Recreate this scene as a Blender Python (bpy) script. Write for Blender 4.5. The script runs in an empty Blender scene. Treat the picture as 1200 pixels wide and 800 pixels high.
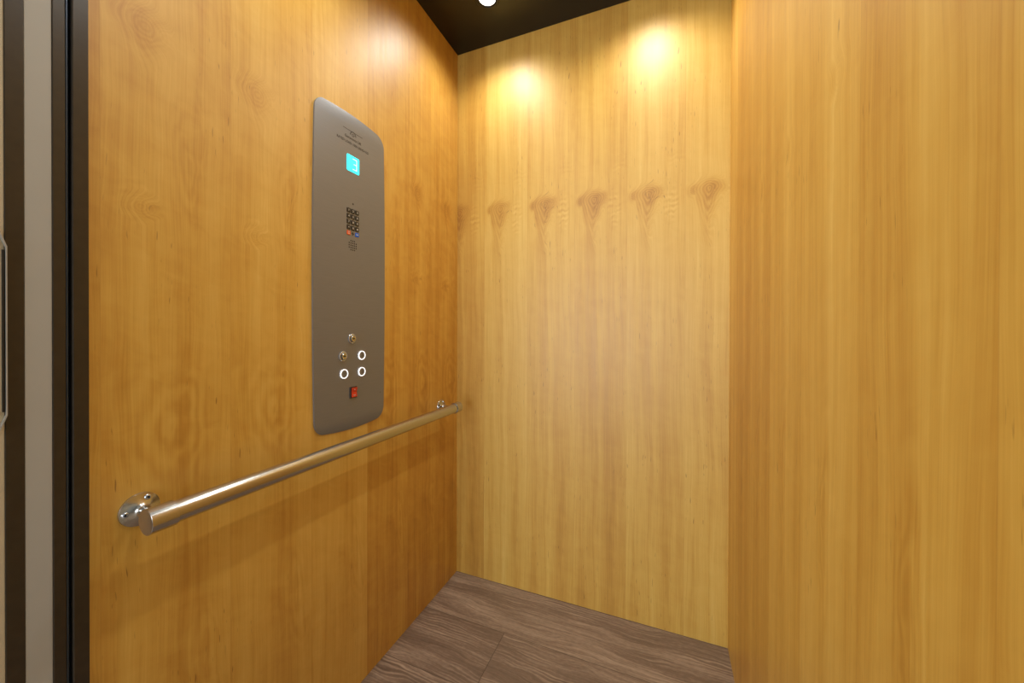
import bpy, bmesh, math, random
from mathutils import Vector, Matrix
random.seed(7)
C = bpy.context.scene.collection
PI = math.pi

# ------------------------------------------------------------------ dimensions
W, D, H = 1.059, 1.439, 2.30          # cab: width (x), back wall (y), ceiling (z)
FRONT = 0.2925                        # front edge of the side walls

# ------------------------------------------------------------------ node helpers
class NT:
    def __init__(s, mat):
        s.t = mat.node_tree; s.n = s.t.nodes; s.l = s.t.links
    def put(s, sock, v):
        if v is None: return
        if isinstance(v, bpy.types.NodeSocket): s.l.new(v, sock)
        else: sock.default_value = v
    def m(s, op, a, b=None, c=None, clamp=False):
        n = s.n.new('ShaderNodeMath'); n.operation = op; n.use_clamp = clamp
        s.put(n.inputs[0], a); s.put(n.inputs[1], b); s.put(n.inputs[2], c)
        return n.outputs[0]
    def add(s, a, b): return s.m('ADD', a, b)
    def sub(s, a, b): return s.m('SUBTRACT', a, b)
    def mul(s, a, b): return s.m('MULTIPLY', a, b)
    def vec(s, x, y, z):
        n = s.n.new('ShaderNodeCombineXYZ'); s.put(n.inputs[0], x); s.put(n.inputs[1], y); s.put(n.inputs[2], z)
        return n.outputs[0]
    def sep(s, v):
        n = s.n.new('ShaderNodeSeparateXYZ'); s.put(n.inputs[0], v); return n.outputs
    def obj(s):
        return s.n.new('ShaderNodeTexCoord').outputs['Object']
    def noise(s, v, scale=1.0, detail=2.0, rough=0.5, dist=0.0):
        n = s.n.new('ShaderNodeTexNoise'); s.put(n.inputs['Vector'], v)
        n.inputs['Scale'].default_value = scale; n.inputs['Detail'].default_value = detail
        n.inputs['Roughness'].default_value = rough; n.inputs['Distortion'].default_value = dist
        return n.outputs[0]
    def white(s, v):
        n = s.n.new('ShaderNodeTexWhiteNoise'); n.noise_dimensions = '1D'; s.put(n.inputs['W'], v)
        return n.outputs['Value']
    def remap(s, v, a, b, c, d, smooth=False):
        n = s.n.new('ShaderNodeMapRange'); n.clamp = True
        if smooth: n.interpolation_type = 'SMOOTHSTEP'
        s.put(n.inputs[0], v)
        for i, q in enumerate((a, b, c, d)): n.inputs[i + 1].default_value = q
        return n.outputs[0]
    def mix(s, f, a, b, mode='MIX'):
        n = s.n.new('ShaderNodeMix'); n.data_type = 'RGBA'; n.blend_type = mode
        s.put(n.inputs['Factor'], f); s.put(n.inputs['A'], a) if False else None
        ins = [i for i in n.inputs if i.type == 'RGBA']
        s.put(ins[0], a); s.put(ins[1], b)
        return [o for o in n.outputs if o.type == 'RGBA'][0]
    def bump(s, h, strength, dist):
        n = s.n.new('ShaderNodeBump'); s.put(n.inputs['Height'], h)
        n.inputs['Strength'].default_value = strength; n.inputs['Distance'].default_value = dist
        return n.outputs[0]

def srgb(r, g, b):
    f = lambda c: (c / 255 / 12.92) if c <= 10.3 else ((c / 255 + .055) / 1.055) ** 2.4
    return (f(r), f(g), f(b), 1.0)

def new_mat(name):
    m = bpy.data.materials.new(name); m.use_nodes = True
    return m, m.node_tree.nodes['Principled BSDF'], NT(m)

def plain(name, col, rough=.5, metal=0.0, var=.08, scale=40.0, stretch=(1, 1, 1), spec=.5, bump=0.0):
    """a plain colour broken up by a little noise"""
    m, b, t = new_mat(name)
    o = t.sep(t.obj())
    v = t.vec(t.mul(o[0], stretch[0]), t.mul(o[1], stretch[1]), t.mul(o[2], stretch[2]))
    n = t.noise(v, scale, 3, .55)
    d = tuple(c * (1 - var) for c in col[:3]) + (1,); l = tuple(min(1, c * (1 + var)) for c in col[:3]) + (1,)
    t.put(b.inputs['Base Color'], t.mix(t.remap(n, .3, .7, 0, 1), d, l))
    b.inputs['Roughness'].default_value = rough; b.inputs['Metallic'].default_value = metal
    b.inputs['Specular IOR Level'].default_value = spec
    if bump: t.put(b.inputs['Normal'], t.bump(n, bump, .0004))
    return m

def glow(name, col, strength):
    m, b, t = new_mat(name)
    n = t.noise(t.obj(), 60, 1)
    d = tuple(c * .97 for c in col[:3]) + (1,)
    t.put(b.inputs['Emission Color'], t.mix(n, d, col))
    b.inputs['Base Color'].default_value = col
    b.inputs['Emission Strength'].default_value = strength
    return m

def veneer(name, axis, pitch, u0, seed, knots, curls, tone=(1, 1, 1), rough=.30, ovals=(), curlamp=.3):
    """slip-matched varnished veneer: the same leaf figure repeats every pitch along the wall"""
    m, b, t = new_mat(name)
    o = t.sep(t.obj()); u = o[axis]; z = o[2]
    s = t.m('DIVIDE', t.sub(u, u0), pitch)
    k = t.m('FLOOR', s)
    ul = t.mul(t.sub(s, k), pitch)                       # 0..pitch across a leaf
    kr = t.white(t.add(k, seed + .37))
    v = t.add(z, t.mul(k, .006))
    sd = seed * 3.1
    drift = t.mul(k, .11)                                # leaves cut one after another differ a little
    wob = t.noise(t.vec(t.mul(ul, 5), t.mul(v, 1.3), t.add(sd, drift)), 1, 3, .5)
    wob2 = t.noise(t.vec(t.mul(ul, 26), t.mul(v, 9), t.add(sd + 5, drift)), 1, 2, .5)
    g = t.add(t.add(ul, t.mul(wob, .045)), t.mul(wob2, .005))
    shade = None; rings = None
    for (uk, zk, a, up, down, amp) in knots:
        du = t.m('DIVIDE', t.sub(t.add(ul, t.mul(t.sub(wob2, .5), .03)), uk), a)
        dz = t.sub(v, zk)
        dd = t.m('MAXIMUM', t.m('DIVIDE', dz, up), t.m('DIVIDE', dz, -down))
        ell = t.m('SQRT', t.add(t.mul(du, du), t.mul(dd, dd)))
        vee = t.add(t.m('POWER', t.add(t.mul(du, du), .02), .5), dd)      # V-shaped below the knot
        low = t.remap(dz, -.03, .005, 1, 0, True)
        r = t.add(t.mul(ell, t.sub(1.0, low)), t.mul(vee, low))
        mask = t.remap(r, .2, 1.05, 1, 0, True)
        line = t.m('SINE', t.mul(t.add(r, t.mul(wob2, .35)), 40))
        sh = t.mul(mask, amp)
        rg = t.mul(t.mul(mask, line), amp)
        shade = sh if shade is None else t.add(shade, sh)
        rings = rg if rings is None else t.add(rings, rg)
        g = t.add(g, t.mul(mask, .05 * amp))
    for (uk, zk, a, hh, amp) in ovals:                   # nested ovals of flat-sawn figure
        du = t.m('DIVIDE', t.sub(t.add(ul, t.add(t.mul(t.sub(wob, .5), .16), t.mul(t.sub(wob2, .5), .035))), uk), a)
        dz = t.m('DIVIDE', t.sub(v, zk), hh)
        r = t.m('SQRT', t.add(t.mul(du, du), t.mul(dz, dz)))
        mask = t.remap(r, .2, 1.0, 1, 0, True)
        line = t.m('SINE', t.mul(t.add(r, t.mul(wob2, .55)), 24))
        rg = t.mul(t.mul(mask, line), amp)
        rings = rg if rings is None else t.add(rings, rg)
        sh = t.mul(mask, amp * .25)
        shade = sh if shade is None else t.add(shade, sh)
    fine = t.noise(t.vec(t.mul(g, 420), t.mul(v, 5), sd), 1, 2, .6)
    med = t.noise(t.vec(t.mul(g, 70), t.mul(v, 1.6), sd + 2), 1, 3, .55)
    broad = t.noise(t.vec(t.mul(g, 13), t.mul(v, .9), t.add(sd + 4, drift)), 1, 3, .55)
    curl = t.noise(t.vec(t.add(t.mul(ul, 16), t.mul(v, 7)), t.mul(v, 17), t.add(sd + 9, drift)), 1, 3, .55, .6)
    val = t.add(t.add(t.mul(t.sub(fine, .5), .34), t.mul(t.sub(med, .5), .38)),
                t.add(t.mul(t.sub(broad, .5), .6), t.mul(t.sub(curl, .5), curlamp)))
    val = t.add(val, t.mul(t.sub(t.noise(t.vec(t.mul(ul, 24), t.mul(v, .35), t.add(sd + 12, drift)), 1, 2, .5), .5), .28))
    val = t.add(val, t.mul(t.sub(kr, .5), .26))
    for (uk, zk, a, hh, amp) in curls:                   # little ladders of crossfire beside a knot
        du = t.m('DIVIDE', t.sub(ul, uk), a); dz = t.m('DIVIDE', t.sub(v, zk), hh)
        mask = t.remap(t.add(t.mul(du, du), t.mul(dz, dz)), .1, 1, 1, 0, True)
        patch = t.remap(t.noise(t.vec(t.mul(ul, 60), t.mul(v, 40), t.add(sd + 15, k)), 1, 2), .35, .65, 0, 1, True)
        st = t.mul(t.m('SINE', t.add(t.mul(v, 300), t.add(t.mul(wob2, 16), t.mul(ul, -60)))), patch)
        val = t.add(val, t.mul(t.mul(mask, st), amp))
    if shade is not None:
        val = t.sub(val, t.mul(shade, .30)); val = t.add(val, t.mul(rings, .09))
    f = t.add(val, .5)
    mul3 = lambda c: tuple(c[i] * tone[i] for i in range(3)) + (1,)
    ramp = t.n.new('ShaderNodeValToRGB'); t.put(ramp.inputs[0], f)
    e = ramp.color_ramp.elements
    e[0].position = .05; e[0].color = mul3(srgb(160, 106, 30))
    e[1].position = .95; e[1].color = mul3(srgb(232, 198, 112))
    for p, c in ((.35, srgb(194, 143, 54)), (.55, srgb(209, 163, 70)), (.75, srgb(220, 178, 86))):
        q = e.new(p); q.color = mul3(c)
    fl = t.noise(t.vec(t.mul(g, 260), t.mul(v, 26), sd + 7), 1, 1, .5)
    fl2 = t.noise(t.vec(t.mul(ul, 9), t.mul(v, 4), t.add(sd + 8, k)), 1, 1)
    fleck = t.mul(t.remap(fl, .70, .77, 0, 1), t.remap(fl2, .48, .62, 0, .6))
    col = t.mix(fleck, ramp.outputs[0], srgb(104, 58, 18))
    edge = t.m('MINIMUM', ul, t.sub(pitch, ul))
    seam = t.remap(edge, 0, .0012, .18, 0)
    col = t.mix(seam, col, srgb(150, 95, 40))
    t.put(b.inputs['Base Color'], col)
    t.put(b.inputs['Roughness'], t.remap(med, .2, .8, rough - .02, rough + .05))
    b.inputs['Specular IOR Level'].default_value = .7
    t.put(b.inputs['Normal'], t.bump(t.add(fine, t.mul(med, .6)), .05, .0006))
    return m

# ------------------------------------------------------------------ materials
M = {}
KN = [(.070, 1.60, .062, .05, .26, 1.0), (.018, 1.60, .022, .03, .05, .55)]
M['wood_back'] = veneer('maple veneer back', 0, .197, .1345 - .197, 3.0, KN,
                        [(.150, 1.555, .030, .085, .13), (.165, 1.72, .04, .05, .04)], tone=(.97, 1.03, 1.15), rough=.46, curlamp=.18)  # tone puts some of the cool hall light into the veneer colour
M['wood_left'] = veneer('maple veneer left', 1, .197, .306 - .197, 11.0,
                        [(.055, 1.62, .055, .05, .10, .5), (.05, 1.30, .035, .03, .04, .35)],
                        [(.05, 1.31, .05, .05, .06)], rough=.46, curlamp=.34,
                        ovals=[(.095, .90, .085, .21, .85), (.12, 1.40, .045, .24, .5), (.15, .42, .05, .25, .55)])
M['wood_right'] = veneer('maple veneer right', 1, .191, .352 - .191, 23.0,
                         [(.06, 1.42, .05, .04, .06, .25)], [], rough=.42, curlamp=.2,
                         ovals=[(.10, .80, .055, .30, .7)])

def floor_mat():
    m, b, t = new_mat('grey brown oak planks')
    o = t.sep(t.obj()); x = o[0]; y = o[1]
    PW, PL = .229, 1.22
    r = t.m('FLOOR', t.m('DIVIDE', t.sub(1.207, y), PW))           # row counted from the back
    rl = t.sub(t.m('DIVIDE', t.sub(1.207, y), PW), r)
    off = t.add(.332, t.mul(r, .43))
    off = t.sub(off, t.mul(t.m('LESS_THAN', r, -.5), -.048))
    c = t.m('DIVIDE', t.sub(x, off), PL); ci = t.m('FLOOR', c); cl = t.sub(c, ci)
    idn = t.add(t.mul(r, 7.3), t.mul(ci, 3.7))
    w1 = t.noise(t.vec(t.mul(x, 4.5), t.mul(y, 14), idn), 1, 2, .5)
    w2 = t.noise(t.vec(t.mul(x, 22), t.mul(y, 55), idn), 1, 2, .5)
    g = t.add(y, t.add(t.mul(w1, .06), t.mul(w2, .004)))
    lines = t.noise(t.vec(t.mul(x, 5), t.mul(g, 210), idn), 1, 2, .6)
    cath = t.m('SINE', t.mul(g, 520))
    cmask = t.remap(t.noise(t.vec(t.mul(x, 3), t.mul(y, 7), t.add(idn, 4)), 1, 1), .42, .62, 0, 1, True)
    broad = t.noise(t.vec(t.mul(x, 2.4), t.mul(g, 16), idn), 1, 3, .55)
    ticks = t.noise(t.vec(t.mul(x, 70), t.mul(y, 190), idn), 1, 2)
    f = t.add(t.mul(t.sub(lines, .5), .7), t.mul(t.sub(broad, .5), .8))
    f = t.add(f, t.mul(t.mul(cath, cmask), .10))
    f = t.add(f, t.mul(t.sub(ticks, .5), .28))
    f = t.add(f, t.mul(t.sub(t.white(idn), .5), .22))
    ramp = t.n.new('ShaderNodeValToRGB'); t.put(ramp.inputs[0], t.add(f, .5))
    e = ramp.color_ramp.elements
    e[0].position = .1; e[0].color = srgb(86, 72, 60); e[1].position = .95; e[1].color = srgb(184, 164, 144)
    q = e.new(.5); q.color = srgb(126, 107, 92)
    e1 = t.mul(t.m('MINIMUM', rl, t.sub(1.0, rl)), PW); e2 = t.mul(t.m('MINIMUM', cl, t.sub(1.0, cl)), PL)
    seam = t.remap(t.m('MINIMUM', e1, e2), .0004, .0018, 1, 0)
    t.put(b.inputs['Base Color'], t.mix(t.mul(seam, .7), ramp.outputs[0], srgb(58, 45, 38)))
    b.inputs['Roughness'].default_value = .42
    t.put(b.inputs['Normal'], t.bump(t.sub(t.add(lines, ticks), t.mul(seam, 1.5)), .18, .0008))
    return m
M['floor'] = floor_mat()
M['ceiling'] = plain('black satin ceiling', srgb(14, 14, 14), .30, var=.15, scale=8)
M['steel'] = plain('brushed steel', (.222, .228, .24, 1), .36, .42, .05, 30, (1, .6, 30))
M['rail'] = plain('satin nickel tube', (.52, .52, .50, 1), .20, .95, .05, 30, (20, .4, 20))
M['chrome'] = plain('polished chrome', (.60, .66, .75, 1), .10, .80, .02)
M['dark'] = plain('black recess', (.012, .011, .010, 1), .5, var=.2)  # black colour stands in for the shade inside gaps, holes and slots
M['black_key'] = plain('black plastic key', (.015, .014, .013, 1), .35, var=.1)
M['red_key'] = plain('red orange key', srgb(222, 92, 40), .35, var=.05)
M['blue_key'] = plain('blue key', srgb(20, 98, 205), .35, var=.05)
M['legend'] = plain('pale grey legend', (.55, .54, .52, 1), .5, var=.03)
M['engraved'] = plain('dark engraved lettering', (.035, .030, .026, 1), .5, var=.1)
M['red'] = plain('red rocker plastic', srgb(205, 62, 38), .3, var=.05)
M['strike'] = plain('dull grey metal', (.42, .41, .38, 1), .4, .2, .05)
M['cyan'] = glow('lit cyan screen', srgb(55, 245, 255), 1.0)
M['digit'] = glow('lit white segments', srgb(205, 255, 255), 1.15)
M['ring'] = glow('lit white ring', (1, 1, 1, 1), 1.0)
M['lens'] = glow('lit lamp lens', (1, .95, .86, 1), 4)
M['black_trim'] = plain('dark bronze trim', srgb(50, 42, 32), .32, var=.15, scale=60, bump=.1)
M['painted'] = plain('warm white paint', srgb(172, 170, 162), .55, var=.02, scale=12)
M['glint'] = plain('aluminium strip with painted glint', srgb(92, 104, 124), .35, .7, .05)  # blue grey glint of the aluminium edge, put into its colour
M['beige'] = plain('beige painted door', srgb(196, 182, 152), .5, var=.03)
M['hall_floor'] = plain('pale hall floor', srgb(170, 150, 128), .5, var=.1, scale=9)

# ------------------------------------------------------------------ mesh helpers
def link(name, bm, mat, parent=None, smooth=None):
    me = bpy.data.meshes.new(name); 
    bmesh.ops.recalc_face_normals(bm, faces=bm.faces)
    bm.to_mesh(me); bm.free()
    mats = mat if isinstance(mat, (list, tuple)) else [mat]
    for q in mats: me.materials.append(q)
    if smooth is not None:
        for p in me.polygons: p.use_smooth = True
        me.set_sharp_from_angle(angle=math.radians(smooth))
    o = bpy.data.objects.new(name, me); C.objects.link(o)
    if parent: o.parent = parent
    return o

def box(bm, lo, hi, bev=0.0, seg=2):
    vs = [bm.verts.new((x, y, z)) for x in (lo[0], hi[0]) for y in (lo[1], hi[1]) for z in (lo[2], hi[2])]
    idx = [(0, 1, 3, 2), (4, 6, 7, 5), (0, 4, 5, 1), (2, 3, 7, 6), (0, 2, 6, 4), (1, 5, 7, 3)]
    fs = [bm.faces.new([vs[i] for i in f]) for f in idx]
    if bev:
        es = list({e for f in fs for e in f.edges})
        bmesh.ops.bevel(bm, geom=es, offset=bev, segments=seg, profile=.5, affect='EDGES')
    return bm

def boxes(*bs, bev=0.0):
    bm = bmesh.new()
    for lo, hi in bs: box(bm, lo, hi, bev)
    return bm

def lathe(bm, prof, seg=48, mat4=None):
    """prof: (radius, height) along local +z; radius 0 closes the end"""
    rows = []
    for r, h in prof:
        if r <= 1e-9: rows.append([bm.verts.new((0, 0, h))])
        else: rows.append([bm.verts.new((r * math.cos(2 * PI * i / seg), r * math.sin(2 * PI * i / seg), h)) for i in range(seg)])
    new = [v for r in rows for v in r]
    for a, b in zip(rows, rows[1:]):
        for i in range(seg):
            j = (i + 1) % seg
            if len(a) == 1 and len(b) == 1: continue
            if len(a) == 1: bm.faces.new((a[0], b[i], b[j]))
            elif len(b) == 1: bm.faces.new((a[i], b[0], a[j]))
            else: bm.faces.new((a[i], b[i], b[j], a[j]))
    if mat4 is not None: bmesh.ops.transform(bm, matrix=mat4, verts=new)
    return bm

# local +z -> world +x (out of the left wall); local x -> world y, local y -> world z
def out(x, y, z):
    return Matrix(((0, 0, 1, x), (1, 0, 0, y), (0, 1, 0, z), (0, 0, 0, 1)))
def along_y(x, y, z):
    return Matrix(((0, 1, 0, x), (0, 0, 1, y), (1, 0, 0, z), (0, 0, 0, 1)))

def empty(name, loc, label=None, cat=None, group=None):
    o = bpy.data.objects.new(name, None); C.objects.link(o); o.location = loc
    o.empty_display_size = .05
    if label: o['label'] = label
    if cat: o['category'] = cat
    if group: o['group'] = group
    return o
def struct(name, bm, mat, label=None, smooth=None):
    o = link(name, bm, mat, None, smooth); o['kind'] = 'structure'
    if label: o['label'] = label
    return o

# ------------------------------------------------------------------ the cab shell
struct('floor', boxes(((-.03, .2, -.05), (W + .03, D + .03, 0))), M['floor'], 'grey brown wood plank floor of the lift cab')
struct('ceiling', boxes(((-.03, FRONT, H), (W + .03, D + .03, H + .05))), M['ceiling'], 'black satin ceiling of the lift cab')
struct('wall_left', boxes(((-.02, FRONT, 0), (0, D, H))), M['wood_left'], 'left orange maple veneer wall carrying the control panel and handrail')
struct('wall_back', boxes(((-.02, D, 0), (W + .02, D + .02, H))), M['wood_back'], 'back maple veneer wall with a row of repeating knots')
struct('wall_right', boxes(((W, FRONT, 0), (W + .02, D, H))), M['wood_right'], 'right maple veneer wall with plain vertical leaves')

# ------------------------------------------------------------------ doorway strips, left and right of the opening
def jamb(sx, x0, n0):
    """cab post, running gap, landing frame, painted reveal and landing door edge; sx mirrors"""
    X = lambda a: x0 + sx * a
    def bb(a, b, y0, y1, z0=0.0, z1=H, bev=.0012):
        lo = (min(X(a), X(b)), y0, z0); hi = (max(X(a), X(b)), y1, z1)
        return boxes((lo, hi), bev=bev)
    side = 'left' if sx > 0 else 'right'
    struct('trim_%d' % n0, bb(-.020, .0035, .2745, FRONT), M['black_trim'], 'dark bronze post at the %s front edge of the cab' % side)
    struct('trim_%d' % (n0 + 1), bb(-.030, -.0045, .2700, .2732), M['glint'], 'thin aluminium strip with a painted blue grey glint in the gap beside the %s cab post' % side)
    struct('trim_%d' % (n0 + 2), bb(-.045, .0015, .2545, .2682), M['black_trim'], 'dark bronze landing door frame beside the %s gap' % side)
    struct('trim_%d' % (n0 + 3), bb(-.060, -.040, .2530, .2810, bev=0), M['dark'], 'black backing as painted shade of the gap behind the %s cab post' % side)  # black block paints the shade seen through the running gap
    struct('trim_%d' % (n0 + 4), bb(-.050, .0005, .2285, .2545, bev=.0006), M['painted'], 'warm white painted reveal at the %s of the doorway' % side)
    struct('trim_%d' % (n0 + 5), bb(-.050, .0008, .2112, .2285, bev=.0006), M['black_trim'], 'dark bronze strip beside the %s landing door edge' % side)
    struct('door_%d' % (1 if sx > 0 else 2), bb(-.050, -.0005, .030, .2112, z1=2.15, bev=.0006), M['beige'], 'beige landing door edge at the %s of the doorway' % side)
jamb(1, 0.0, 1)
jamb(-1, W, 11)

# strike plate outline on the landing door edge: a chamfered octagonal wire frame
def strike():
    bm = bmesh.new()
    z0, z1, ch, y0, y1, w, t = .936, 1.214, .021, .180, .2128, .0013, .0022
    def ring(i):
        a, b, c, d = y0 + i, y1 - i, z0 + i, z1 - i; q = ch - i * .4
        return [(a, c + q), (a + q * .3, c), (b - q * .3, c), (b, c + q), (b, d - q), (b - q * .3, d), (a + q * .3, d), (a, d - q)]
    o_, i_ = ring(0), ring(w)
    V = lambda p, x: bm.verts.new((x, p[0], p[1]))
    of = [V(p, .0035) for p in o_]; if_ = [V(p, .0035) for p in i_]; ob = [V(p, -.001) for p in o_]; ib = [V(p, -.001) for p in i_]
    for i in range(8):
        j = (i + 1) % 8
        bm.faces.new((of[i], of[j], if_[j], if_[i])); bm.faces.new((of[i], ob[i], ob[j], of[j])); bm.faces.new((if_[i], if_[j], ib[j], ib[i]))
        bm.faces.new((ob[i], ib[i], ib[j], ob[j]))
    return bm
sp = empty('strike_plate', (0, 0, 0), 'long chamfered metal strike plate on the beige landing door edge', 'strike plate')
link('rim', strike(), M['strike'], sp)
link('slot', boxes(((-.001, .2085, .962), (.0022, .2106, 1.188))), M['dark'], sp)
link('backing', boxes(((-.001, .183, .962), (.0010, .2085, 1.188))), M['beige'], sp)

# ------------------------------------------------------------------ landing outside the cab (where the photographer stands)
struct('floor.001', boxes(((-1.3, -2.1, -.05), (2.4, .2, -.002))), M['hall_floor'], 'pale floor of the landing outside the cab')
struct('ceiling.001', boxes(((-1.3, -2.1, 2.45), (2.4, .2, 2.5))), M['painted'], 'white ceiling of the landing')
struct('wall_landing_left', boxes(((-1.3, .06, 0), (-.05, .2, 2.45))), M['painted'], 'landing wall left of the lift doorway')
struct('wall_landing_right', boxes(((W + .05, .06, 0), (2.4, .2, 2.45))), M['painted'], 'landing wall right of the lift doorway')
struct('wall_header', boxes(((-.05, .06, 2.15), (W + .05, .29, 2.45))), M['painted'], 'header above the lift doorway')
struct('wall_hall_left', boxes(((-1.35, -2.1, 0), (-1.3, .2, 2.45))), M['painted'], 'left wall of the landing')
struct('wall_hall_right', boxes(((2.4, -2.1, 0), (2.45, .2, 2.45))), M['painted'], 'right wall of the landing')
WX0, WX1, WT, WS = -.68, .82, 2.05, .20
struct('wall_hall_back', boxes(((-1.3, -2.1, 0), (WX0, -2.0, 2.45)), ((WX1, -2.1, 0), (2.4, -2.0, 2.45)), ((WX0, -2.1, WT), (WX1, -2.0, 2.45)), ((WX0, -2.1, 0), (WX1, -2.0, WS))), M['painted'], 'landing wall with a tall window opposite the lift')
struct('window_1', boxes(((WX0, -2.08, WS), (WX0 + .05, -2.02, WT)), ((WX1 - .05, -2.08, WS), (WX1, -2.02, WT)), ((WX0, -2.08, WT - .05), (WX1, -2.02, WT)),
       ((WX0, -2.08, WS), (WX1, -2.02, WS + .05)), (((WX0 + WX1) / 2 - .025, -2.08, WS), ((WX0 + WX1) / 2 + .025, -2.02, WT))), M['painted'], 'white frame of the tall window opposite the lift')

# ------------------------------------------------------------------ ceiling lamps
def lamp_meshes():
    bm = lathe(bmesh.new(), [(.0335, .004), (.0335, -.001), (.036, -.0035), (.043, -.0035), (.0455, -.001), (.0455, 0)], 48)
    trim = link('trim_ring', bm, M['ceiling'], None, 40)
    bm = lathe(bmesh.new(), [(0, -.0012), (.018, -.0010), (.030, -.0002), (.0335, .0005), (.0335, .003), (0, .003)], 48)
    lens = link('lens', bm, M['lens'], None, 40)
    return trim, lens
XL, XR, YB, YF = .246, W - .246, 1.233, .55
protos = None
LAMPS = [((XL, YB), 'black rimmed ceiling downlight above the left back corner, beside the control panel wall'),
         ((XR, YB), 'black rimmed ceiling downlight above the right back corner'),
         ((XL, YF), 'black rimmed ceiling downlight near the left front of the cab'),
         ((XR, YF), 'black rimmed ceiling downlight near the right front of the cab')]
ENERGY = {0: 11.5, 1: 11.5, 2: 13.5, 3: 12.5}
for i, ((x, y), lab) in enumerate(LAMPS):
    r = empty('ceiling_downlight', (x, y, H), lab, 'ceiling light', 'downlights in the black ceiling')
    if protos is None:
        protos = lamp_meshes(); tr, le = protos
    else:
        tr, le = (q.copy() for q in protos); C.objects.link(tr); C.objects.link(le)
    tr.parent = r; le.parent = r
    ld = bpy.data.lights.new('downlight beam', 'SPOT'); ld.energy = ENERGY[i]; ld.color = (1, .96, .88)
    ld.spot_size = math.radians(150); ld.spot_blend = .9; ld.shadow_soft_size = .033
    lo = bpy.data.objects.new('downlight beam', ld); C.objects.link(lo); lo.location = (x, y, H - .03)

# daylight through the tall window of the landing
ad = bpy.data.lights.new('window daylight', 'AREA'); ad.shape = 'RECTANGLE'; ad.size = WX1 - WX0; ad.size_y = WT - WS
ad.energy = 72; ad.color = (.87, .94, 1.0)
ao = bpy.data.objects.new('window daylight', ad); C.objects.link(ao)
ao.location = ((WX0 + WX1) / 2, -2.16, (WT + WS) / 2); ao.rotation_euler = (PI / 2, 0, 0)
ao.rotation_euler = Vector((0, 1, 0)).to_track_quat('-Z', 'Z').to_euler()

w = bpy.data.worlds.new('sky'); bpy.context.scene.world = w; w.use_nodes = True
bg = w.node_tree.nodes['Background']; bg.inputs[0].default_value = (.75, .85, 1, 1); bg.inputs[1].default_value = .6

# ------------------------------------------------------------------ handrail
RX, RZ, RR = .070, .762, .0187
Y0, Y1 = .333, 1.331
rail = empty('handrail', (0, 0, 0), 'long satin nickel handrail with capped ends on the left wall', 'handrail')
link('tube', lathe(bmesh.new(), [(0, .02), (RR, .02), (RR, Y1 - Y0 - .02), (0, Y1 - Y0 - .02)], 64, along_y(RX, Y0, RZ)), M['rail'], rail, 40)
CR = .0212
def cap(y, s):
    L = .037
    return lathe(bmesh.new(), [(0, 0), (CR - .0003, 0), (CR, .0003), (CR, L - .0003), (CR - .0003, L), (RR - .0005, L)], 64,
                 along_y(RX, y, RZ) @ Matrix.Diagonal((1, 1, s, 1)))
link('end_cap', cap(Y0, 1), M['rail'], rail, 30)
link('end_cap', cap(Y1, -1), M['rail'], rail, 30)
def flange(y, z):
    f = link('flange', lathe(bmesh.new(), [(0, 0), (.0285, 0), (.0285, .0016), (.0278, .0030), (.020, .0052), (.012, .0085), (.0082, .0125), (.0070, .016),
             (.0068, .022)], 64, out(0, y, z)), M['rail'], rail, 45)
    link('post', lathe(bmesh.new(), [(.0068, .020), (.0068, .034), (.0085, .040), (.0085, .052)], 32, out(0, y, z)), M['rail'], f, 40)
    for a in (183, 63, 303):
        cy, cz = y + .0205 * math.cos(math.radians(a)), z + .0205 * math.sin(math.radians(a))
        bm = lathe(bmesh.new(), [(.0050, .002), (.0050, .0052), (.0040, .0070), (.0027, .0075), (.0025, .0056), (0, .0056)], 24, out(0, cy, cz))
        for q in bm.faces:
            if all((v.co.y - cy) ** 2 + (v.co.z - cz) ** 2 < .0026 ** 2 for v in q.verts): q.material_index = 1
        s = link('screw', bm, [M['chrome'], M['dark']], f, 40)
        s['label'] = 'small domed socket screw'
flange(.3545, .7620); flange(1.3085, .7620)

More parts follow.
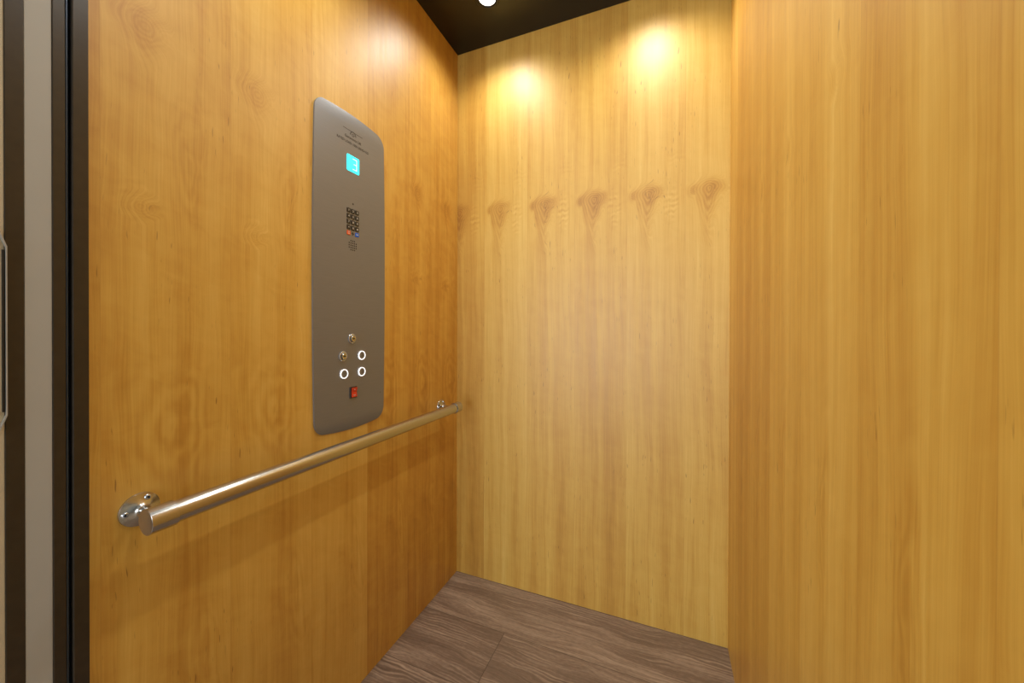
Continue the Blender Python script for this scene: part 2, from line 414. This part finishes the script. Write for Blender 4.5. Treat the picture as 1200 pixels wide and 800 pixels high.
# ------------------------------------------------------------------ control panel
PY, PZ, PT = .8333, 1.2475, .0050
panel = empty('control_panel', (0, PY, PZ), 'tall brushed steel lift control panel with lit screen on the left wall', 'control panel')
def panel_plate():
    hw, bow, hh, sag, rc = .1285, .0060, .4610, .0120, .034
    def half_width(z):                                    # bowed sides
        return hw + bow * (1 - (z / hh) ** 2)
    def top(yy): return hh - sag * (yy / hw) ** 2         # bowed ends
    # outline quarter: side up to the corner, rounded corner, bowed top
    zc = top(hw) - rc * .95; yc = half_width(zc) - rc
    pts = []
    for i in range(12): 
        z = zc * i / 12; pts.append((half_width(z), z))
    for i in range(13):
        a = (PI / 2) * i / 12
        y = yc + rc * math.cos(a); z0 = zc + rc * math.sin(a)
        zt = top(y)
        pts.append((y, min(z0 + (top(yc) - (zc + rc)) * math.sin(a) ** 2, zt)))
    for i in range(1, 13): 
        y = yc * (1 - i / 12); pts.append((y, top(y)))
    rows = [p for p in pts if p[0] > 1e-6] + [pts[-1]]
    # full list of rows by z: lower mirrored
    up = sorted({(round(z, 6), round(y, 6)) for y, z in rows})
    allr = [(-z, y) for z, y in reversed(up) if z > 1e-6] + up
    N = 10
    bm = bmesh.new(); grid = []
    def bend(z):                                          # the ends curl back to the wall slightly
        d = max(0, abs(z) - .415) / .046
        return .0036 * d * d
    for z, y in allr:
        grid.append([bm.verts.new((PT - bend(z), -y + 2 * y * j / N, z)) for j in range(N + 1)])
    for a, b in zip(grid, grid[1:]):
        for j in range(N): 
            try: bm.faces.new((a[j], a[j + 1], b[j + 1], b[j]))
            except ValueError: pass
    bmesh.ops.remove_doubles(bm, verts=bm.verts, dist=1e-6)
    bound = [e for e in bm.edges if e.is_boundary]
    r = bmesh.ops.extrude_edge_only(bm, edges=bound)
    for v in r['geom']:
        if isinstance(v, bmesh.types.BMVert): v.co.x = 0.0
    return bm
link('faceplate', panel_plate(), M['steel'], panel, 40)

def to_local(o):                      # part meshes below are written in world metres
    o.location = -panel.location if o.parent is panel else Vector((0, 0, 0))
    return o
def part(name, bm, mat, parent=None, smooth=None):
    return to_local(link(name, bm, mat, parent or panel, smooth))

def rounded(bm, y, z, w, h, r, x0, x1, bev=.0004, seg=5):
    pts = []
    for cx, cz, a0 in ((w / 2 - r, h / 2 - r, 0), (-w / 2 + r, h / 2 - r, 90), (-w / 2 + r, -h / 2 + r, 180), (w / 2 - r, -h / 2 + r, 270)):
        for i in range(seg + 1):
            a = math.radians(a0 + 90 * i / seg); pts.append((cx + r * math.cos(a), cz + r * math.sin(a)))
    sc = lambda s: [(p[0] * (1 - 2 * s / w), p[1] * (1 - 2 * s / h)) for p in pts]
    layers = [(pts, x0), (pts, x1 - bev), (sc(bev), x1)]
    vv = [[bm.verts.new((x, y + p[0], z + p[1])) for p in pl] for pl, x in layers]
    n = len(pts)
    for a, b in zip(vv, vv[1:]):
        for i in range(n): bm.faces.new((a[i], a[(i + 1) % n], b[(i + 1) % n], b[i]))
    bm.faces.new(vv[-1]); bm.faces.new(list(reversed(vv[0])))
    return bm

# flat lettering cut from Blender's own font, laid on the panel
def lettering(name, text, size, y, z, mat, parent=None, x=PT, align='CENTER', sx=1.0, extra=None, thick=.00025, bold=.00018):
    cu = bpy.data.curves.new(name, 'FONT'); cu.body = text; cu.size = size; cu.align_x = align; cu.align_y = 'CENTER'
    cu.extrude = thick / 2; cu.offset = bold; cu.resolution_u = 3
    tmp = bpy.data.objects.new(name, cu); C.objects.link(tmp)
    bpy.context.view_layer.update()
    me = bpy.data.meshes.new_from_object(tmp.evaluated_get(bpy.context.evaluated_depsgraph_get()))
    bpy.data.objects.remove(tmp); bpy.data.curves.remove(cu)
    me.transform(out(x + thick / 2, y, z) @ Matrix.Diagonal((sx, 1, 1, 1)))
    bm = bmesh.new(); bm.from_mesh(me); bpy.data.meshes.remove(me)
    if extra: extra(bm)
    return part(name, bm, mat, parent)

def seg_bar(bm, a, b, w, x0=PT, x1=PT + .00025):
    a = Vector(a); b = Vector(b); d = (b - a).normalized(); n = Vector((-d.y, d.x)) * w / 2
    q = [a + n, b + n, b - n, a - n]
    f = [bm.verts.new((x1, p.x, p.y)) for p in q]; g = [bm.verts.new((x0, p.x, p.y)) for p in q]
    bm.faces.new(f); bm.faces.new(list(reversed(g)))
    for i in range(4): bm.faces.new((f[i], g[i], g[(i + 1) % 4], f[(i + 1) % 4]))

def emblem():
    bm = bmesh.new(); cy, cz = .8335, 1.6478
    seg_bar(bm, (.797, 1.6575), (.870, 1.6575), .0013)
    def arc(r, a0, a1, w, n=18, dy=0, dz=0):
        p = [(cy + dy + r * math.cos(math.radians(a0 + (a1 - a0) * i / n)), cz + dz + r * math.sin(math.radians(a0 + (a1 - a0) * i / n))) for i in range(n + 1)]
        for q, s in zip(p, p[1:]): seg_bar(bm, q, s, w)
    arc(.0102, -5, 185, .0022)
    arc(.0040, 30, 330, .0012, dz=.0008)
    seg_bar(bm, (cy, cz + .001), (cy + .0062, cz + .001), .0014)
    return bm
part('emblem', emblem(), M['engraved'])
lettering('maker_lettering', 'Garaventa Lift', .0108, .8335, 1.6368, M['engraved'], sx=1.0)
lettering('rating_lettering', 'RATED LOAD: 1000 LBS/454 KG', .0098, .8345, 1.6215, M['engraved'], sx=.88)

# screen with its floor number
scr = part('display_screen', rounded(bmesh.new(), .8333, 1.5635, .047, .0475, .004, .001, PT + .0012), M['cyan'])
scr['label'] = 'square cyan screen showing 3'
bm = bmesh.new(); cy, cz, hw_, hh_ = .8385, 1.5640, .0075, .0150
xx = PT + .0012
for a, b in (((cy - hw_, cz + hh_), (cy + hw_, cz + hh_)), ((cy - hw_ * .5, cz), (cy + hw_, cz)), ((cy - hw_, cz - hh_), (cy + hw_, cz - hh_)),
             ((cy + hw_, cz + hh_ + .0013), (cy + hw_, cz)), ((cy + hw_, cz), (cy + hw_, cz - hh_ - .0013))):
    seg_bar(bm, a, b, .0019, xx - .0002, xx + .0003)
part('digit', bm, M['digit'], scr)

# microphone hole, keypad, lamps, speaker holes
part('microphone_hole', lathe(bmesh.new(), [(0, .0003), (.0022, .0003), (.0026, 0)], 24, out(PT, .8335, 1.4475)), M['dark'])
ys = (.8165, .8325, .8485); zs = (1.4255, 1.4090, 1.3925, 1.3760)
names = ['123', '456', '789', '*0#']
for r_, z in enumerate(zs):
    for c_, y in enumerate(ys):
        k = part('keypad_key', rounded(bmesh.new(), y, z, .0128, .0128, .0012, .001, PT + .0016), M['black_key'])
        lettering('key_legend', names[r_][c_], .0085, y, z - (.0012 if names[r_][c_] == '*' else 0), M['legend'], k, PT + .0016)
rk = part('keypad_key', rounded(bmesh.new(), ys[0], 1.3600, .0128, .0118, .0012, .001, PT + .0016), M['red_key']); rk['label'] = 'red orange keypad key'
bm = bmesh.new()
for dz in (.0022, -.0022): seg_bar(bm, (ys[0] - .0032, 1.36 + dz), (ys[0] + .0032, 1.36 + dz), .0016, PT + .0015, PT + .0018)
part('key_legend', bm, M['legend'], rk)
bk = part('keypad_key', rounded(bmesh.new(), ys[2], 1.3600, .0128, .0118, .0012, .001, PT + .0016), M['blue_key']); bk['label'] = 'blue keypad key'
bm = bmesh.new(); seg_bar(bm, (ys[2] - .0038, 1.3603), (ys[2] + .0038, 1.3603), .0022, PT + .0015, PT + .0018)
part('key_legend', bm, M['legend'], bk)
bm = bmesh.new()
for a in (0, 90, 180, 270):
    d = Vector((math.cos(math.radians(a)), math.sin(math.radians(a)))); c0 = Vector((ys[1], 1.3600))
    seg_bar(bm, c0 + d * .0008, c0 + d * .0045, .0036)
part('navigation_mark', bm, M['engraved'])
sy, sz, st = .8325, 1.3255, .0066
for i in range(-2, 3):
    for j in range(-2, 3):
        if abs(i) == 2 and abs(j) == 2: continue
        part('speaker_hole', lathe(bmesh.new(), [(0, .00025), (.0019, .00025), (.0022, 0)], 14, out(PT, sy + i * st, sz + j * st)), M['dark'])

# key switches
def key_switch(y, z):
    k = part('key_switch', lathe(bmesh.new(), [(.0140, 0), (.0140, .0022), (.0128, .0034), (.0108, .0038), (.0104, .0024), (0, .0024)], 40, out(PT, y, z)), M['chrome'], None, 40)
    part('recess_shade', lathe(bmesh.new(), [(.0106, .0004), (.0106, .0030), (.0086, .0030)], 32, out(PT, y, z)), M['dark'], k)  # black ring paints the shadow between rim and barrel
    b = part('lock_barrel', lathe(bmesh.new(), [(.0088, .001), (.0088, .0062), (.0078, .0072), (0, .0072)], 32, out(PT, y, z)), M['rail'], k, 40)
    bm = bmesh.new(); seg_bar(bm, (y - .0050, z), (y + .0050, z), .0017, PT + .0068, PT + .0076); seg_bar(bm, (y, z - .003), (y, z + .003), .0022, PT + .0068, PT + .0076)
    part('keyway', bm, M['dark'], k)
    bm = bmesh.new()
    for a in (35, 90, 145, 215, 270, 325):
        d = Vector((math.cos(math.radians(a)), math.sin(math.radians(a)))); c0 = Vector((y, z))
        seg_bar(bm, c0 + d * .0070, c0 + d * .0105, .0012, PT + .0020, PT + .0045)
    part('tumbler_notches', bm, M['chrome'], k)
    k['label'] = 'chrome key switch'
key_switch(.8295, 1.0520); key_switch(.7960, 1.0025)

# floor call buttons with lit rings
def call_button(y, z, s):
    b = part('call_button', lathe(bmesh.new(), [(.0112, 0), (.0112, .0016), (.0104, .0024), (0, .0024)], 40, out(PT, y, z)), M['steel'], None, 40)
    part('light_ring', lathe(bmesh.new(), [(.0114, 0), (.0114, .0030), (.0119, .0034), (.0130, .0034), (.0134, .0028), (.0134, 0)], 48, out(PT, y, z)), M['ring'], b, 40)
    bm = bmesh.new()
    box(bm, (PT, y - .0150, z + .0095), (PT + .0018, y - .0120, z + .0125), .0004)
    box(bm, (PT, y - .0162, z - .0015), (PT + .0018, y - .0132, z + .0015), .0004)
    part('ring_lug', bm, M['chrome'], b)
    lettering('button_numeral', s, .0105, y + .001, z, M['engraved'], b, PT + .0024)
call_button(.8670, 1.0010, '3'); call_button(.8670, .9515, '2'); call_button(.8000, .9515, '1')

# rocker switch
rs = part('rocker_switch', boxes(((.001, .8225 - .0015, .8775), (PT + .0022, .8475, .9105)), bev=.0008), M['black_key'])
bm = bmesh.new()
prof = [(.8805, .0018), (.8805, .0050), (.8940, .0030), (.9075, .0060), (.9075, .0018)]
L_ = [bm.verts.new((PT + p[1], .8265, p[0])) for p in prof]; R_ = [bm.verts.new((PT + p[1], .8455, p[0])) for p in prof]
bm.faces.new(L_); bm.faces.new(list(reversed(R_)))
for i in range(len(prof)): bm.faces.new((L_[i], L_[(i + 1) % 5], R_[(i + 1) % 5], R_[i]))
rk2 = part('rocker', bm, M['red'], rs); rk2['label'] = 'red rocker of the switch'
bm = bmesh.new(); seg_bar(bm, (.834, .9022), (.838, .9022), .0016, PT + .0030, PT + .0056); seg_bar(bm, (.832, .8858), (.840, .8858), .0018, PT + .0030, PT + .0046)
part('rocker_mark', bm, M['legend'], rs)
part('faceplate_screw', lathe(bmesh.new(), [(.0013, 0), (.0010, .0004), (0, .0004)], 16, out(PT, .948, .877)), M['dark'])

# ------------------------------------------------------------------ camera
f_px, yaw, pitch, roll, sh = 434.07, .387408, -.0044187, .0027627, -11.17
cam = bpy.data.cameras.new('camera'); co = bpy.data.objects.new('camera', cam); C.objects.link(co)
Fv = Vector((-math.sin(yaw) * math.cos(pitch), math.cos(yaw) * math.cos(pitch), math.sin(pitch)))
Rv = Vector((math.cos(yaw), math.sin(yaw), 0)); Uv = Rv.cross(Fv)
R2 = Rv * math.cos(roll) + Uv * math.sin(roll); U2 = Uv * math.cos(roll) - Rv * math.sin(roll)
co.matrix_world = Matrix(((R2.x, U2.x, -Fv.x, .85132), (R2.y, U2.y, -Fv.y, 0), (R2.z, U2.z, -Fv.z, 1.07778), (0, 0, 0, 1)))
cam.sensor_width = 36; cam.lens = f_px / 1200 * 36; cam.shift_y = sh / 1200; cam.clip_start = .01
sc = bpy.context.scene; sc.camera = co
sc.view_settings.view_transform = 'Standard'; sc.view_settings.look = 'None'
sc.view_settings.gamma = 1; sc.view_settings.use_curve_mapping = False; sc.view_settings.exposure = 0.08
sc.cycles.use_denoising = True
sc.cycles.max_bounces = 10; sc.cycles.diffuse_bounces = 6
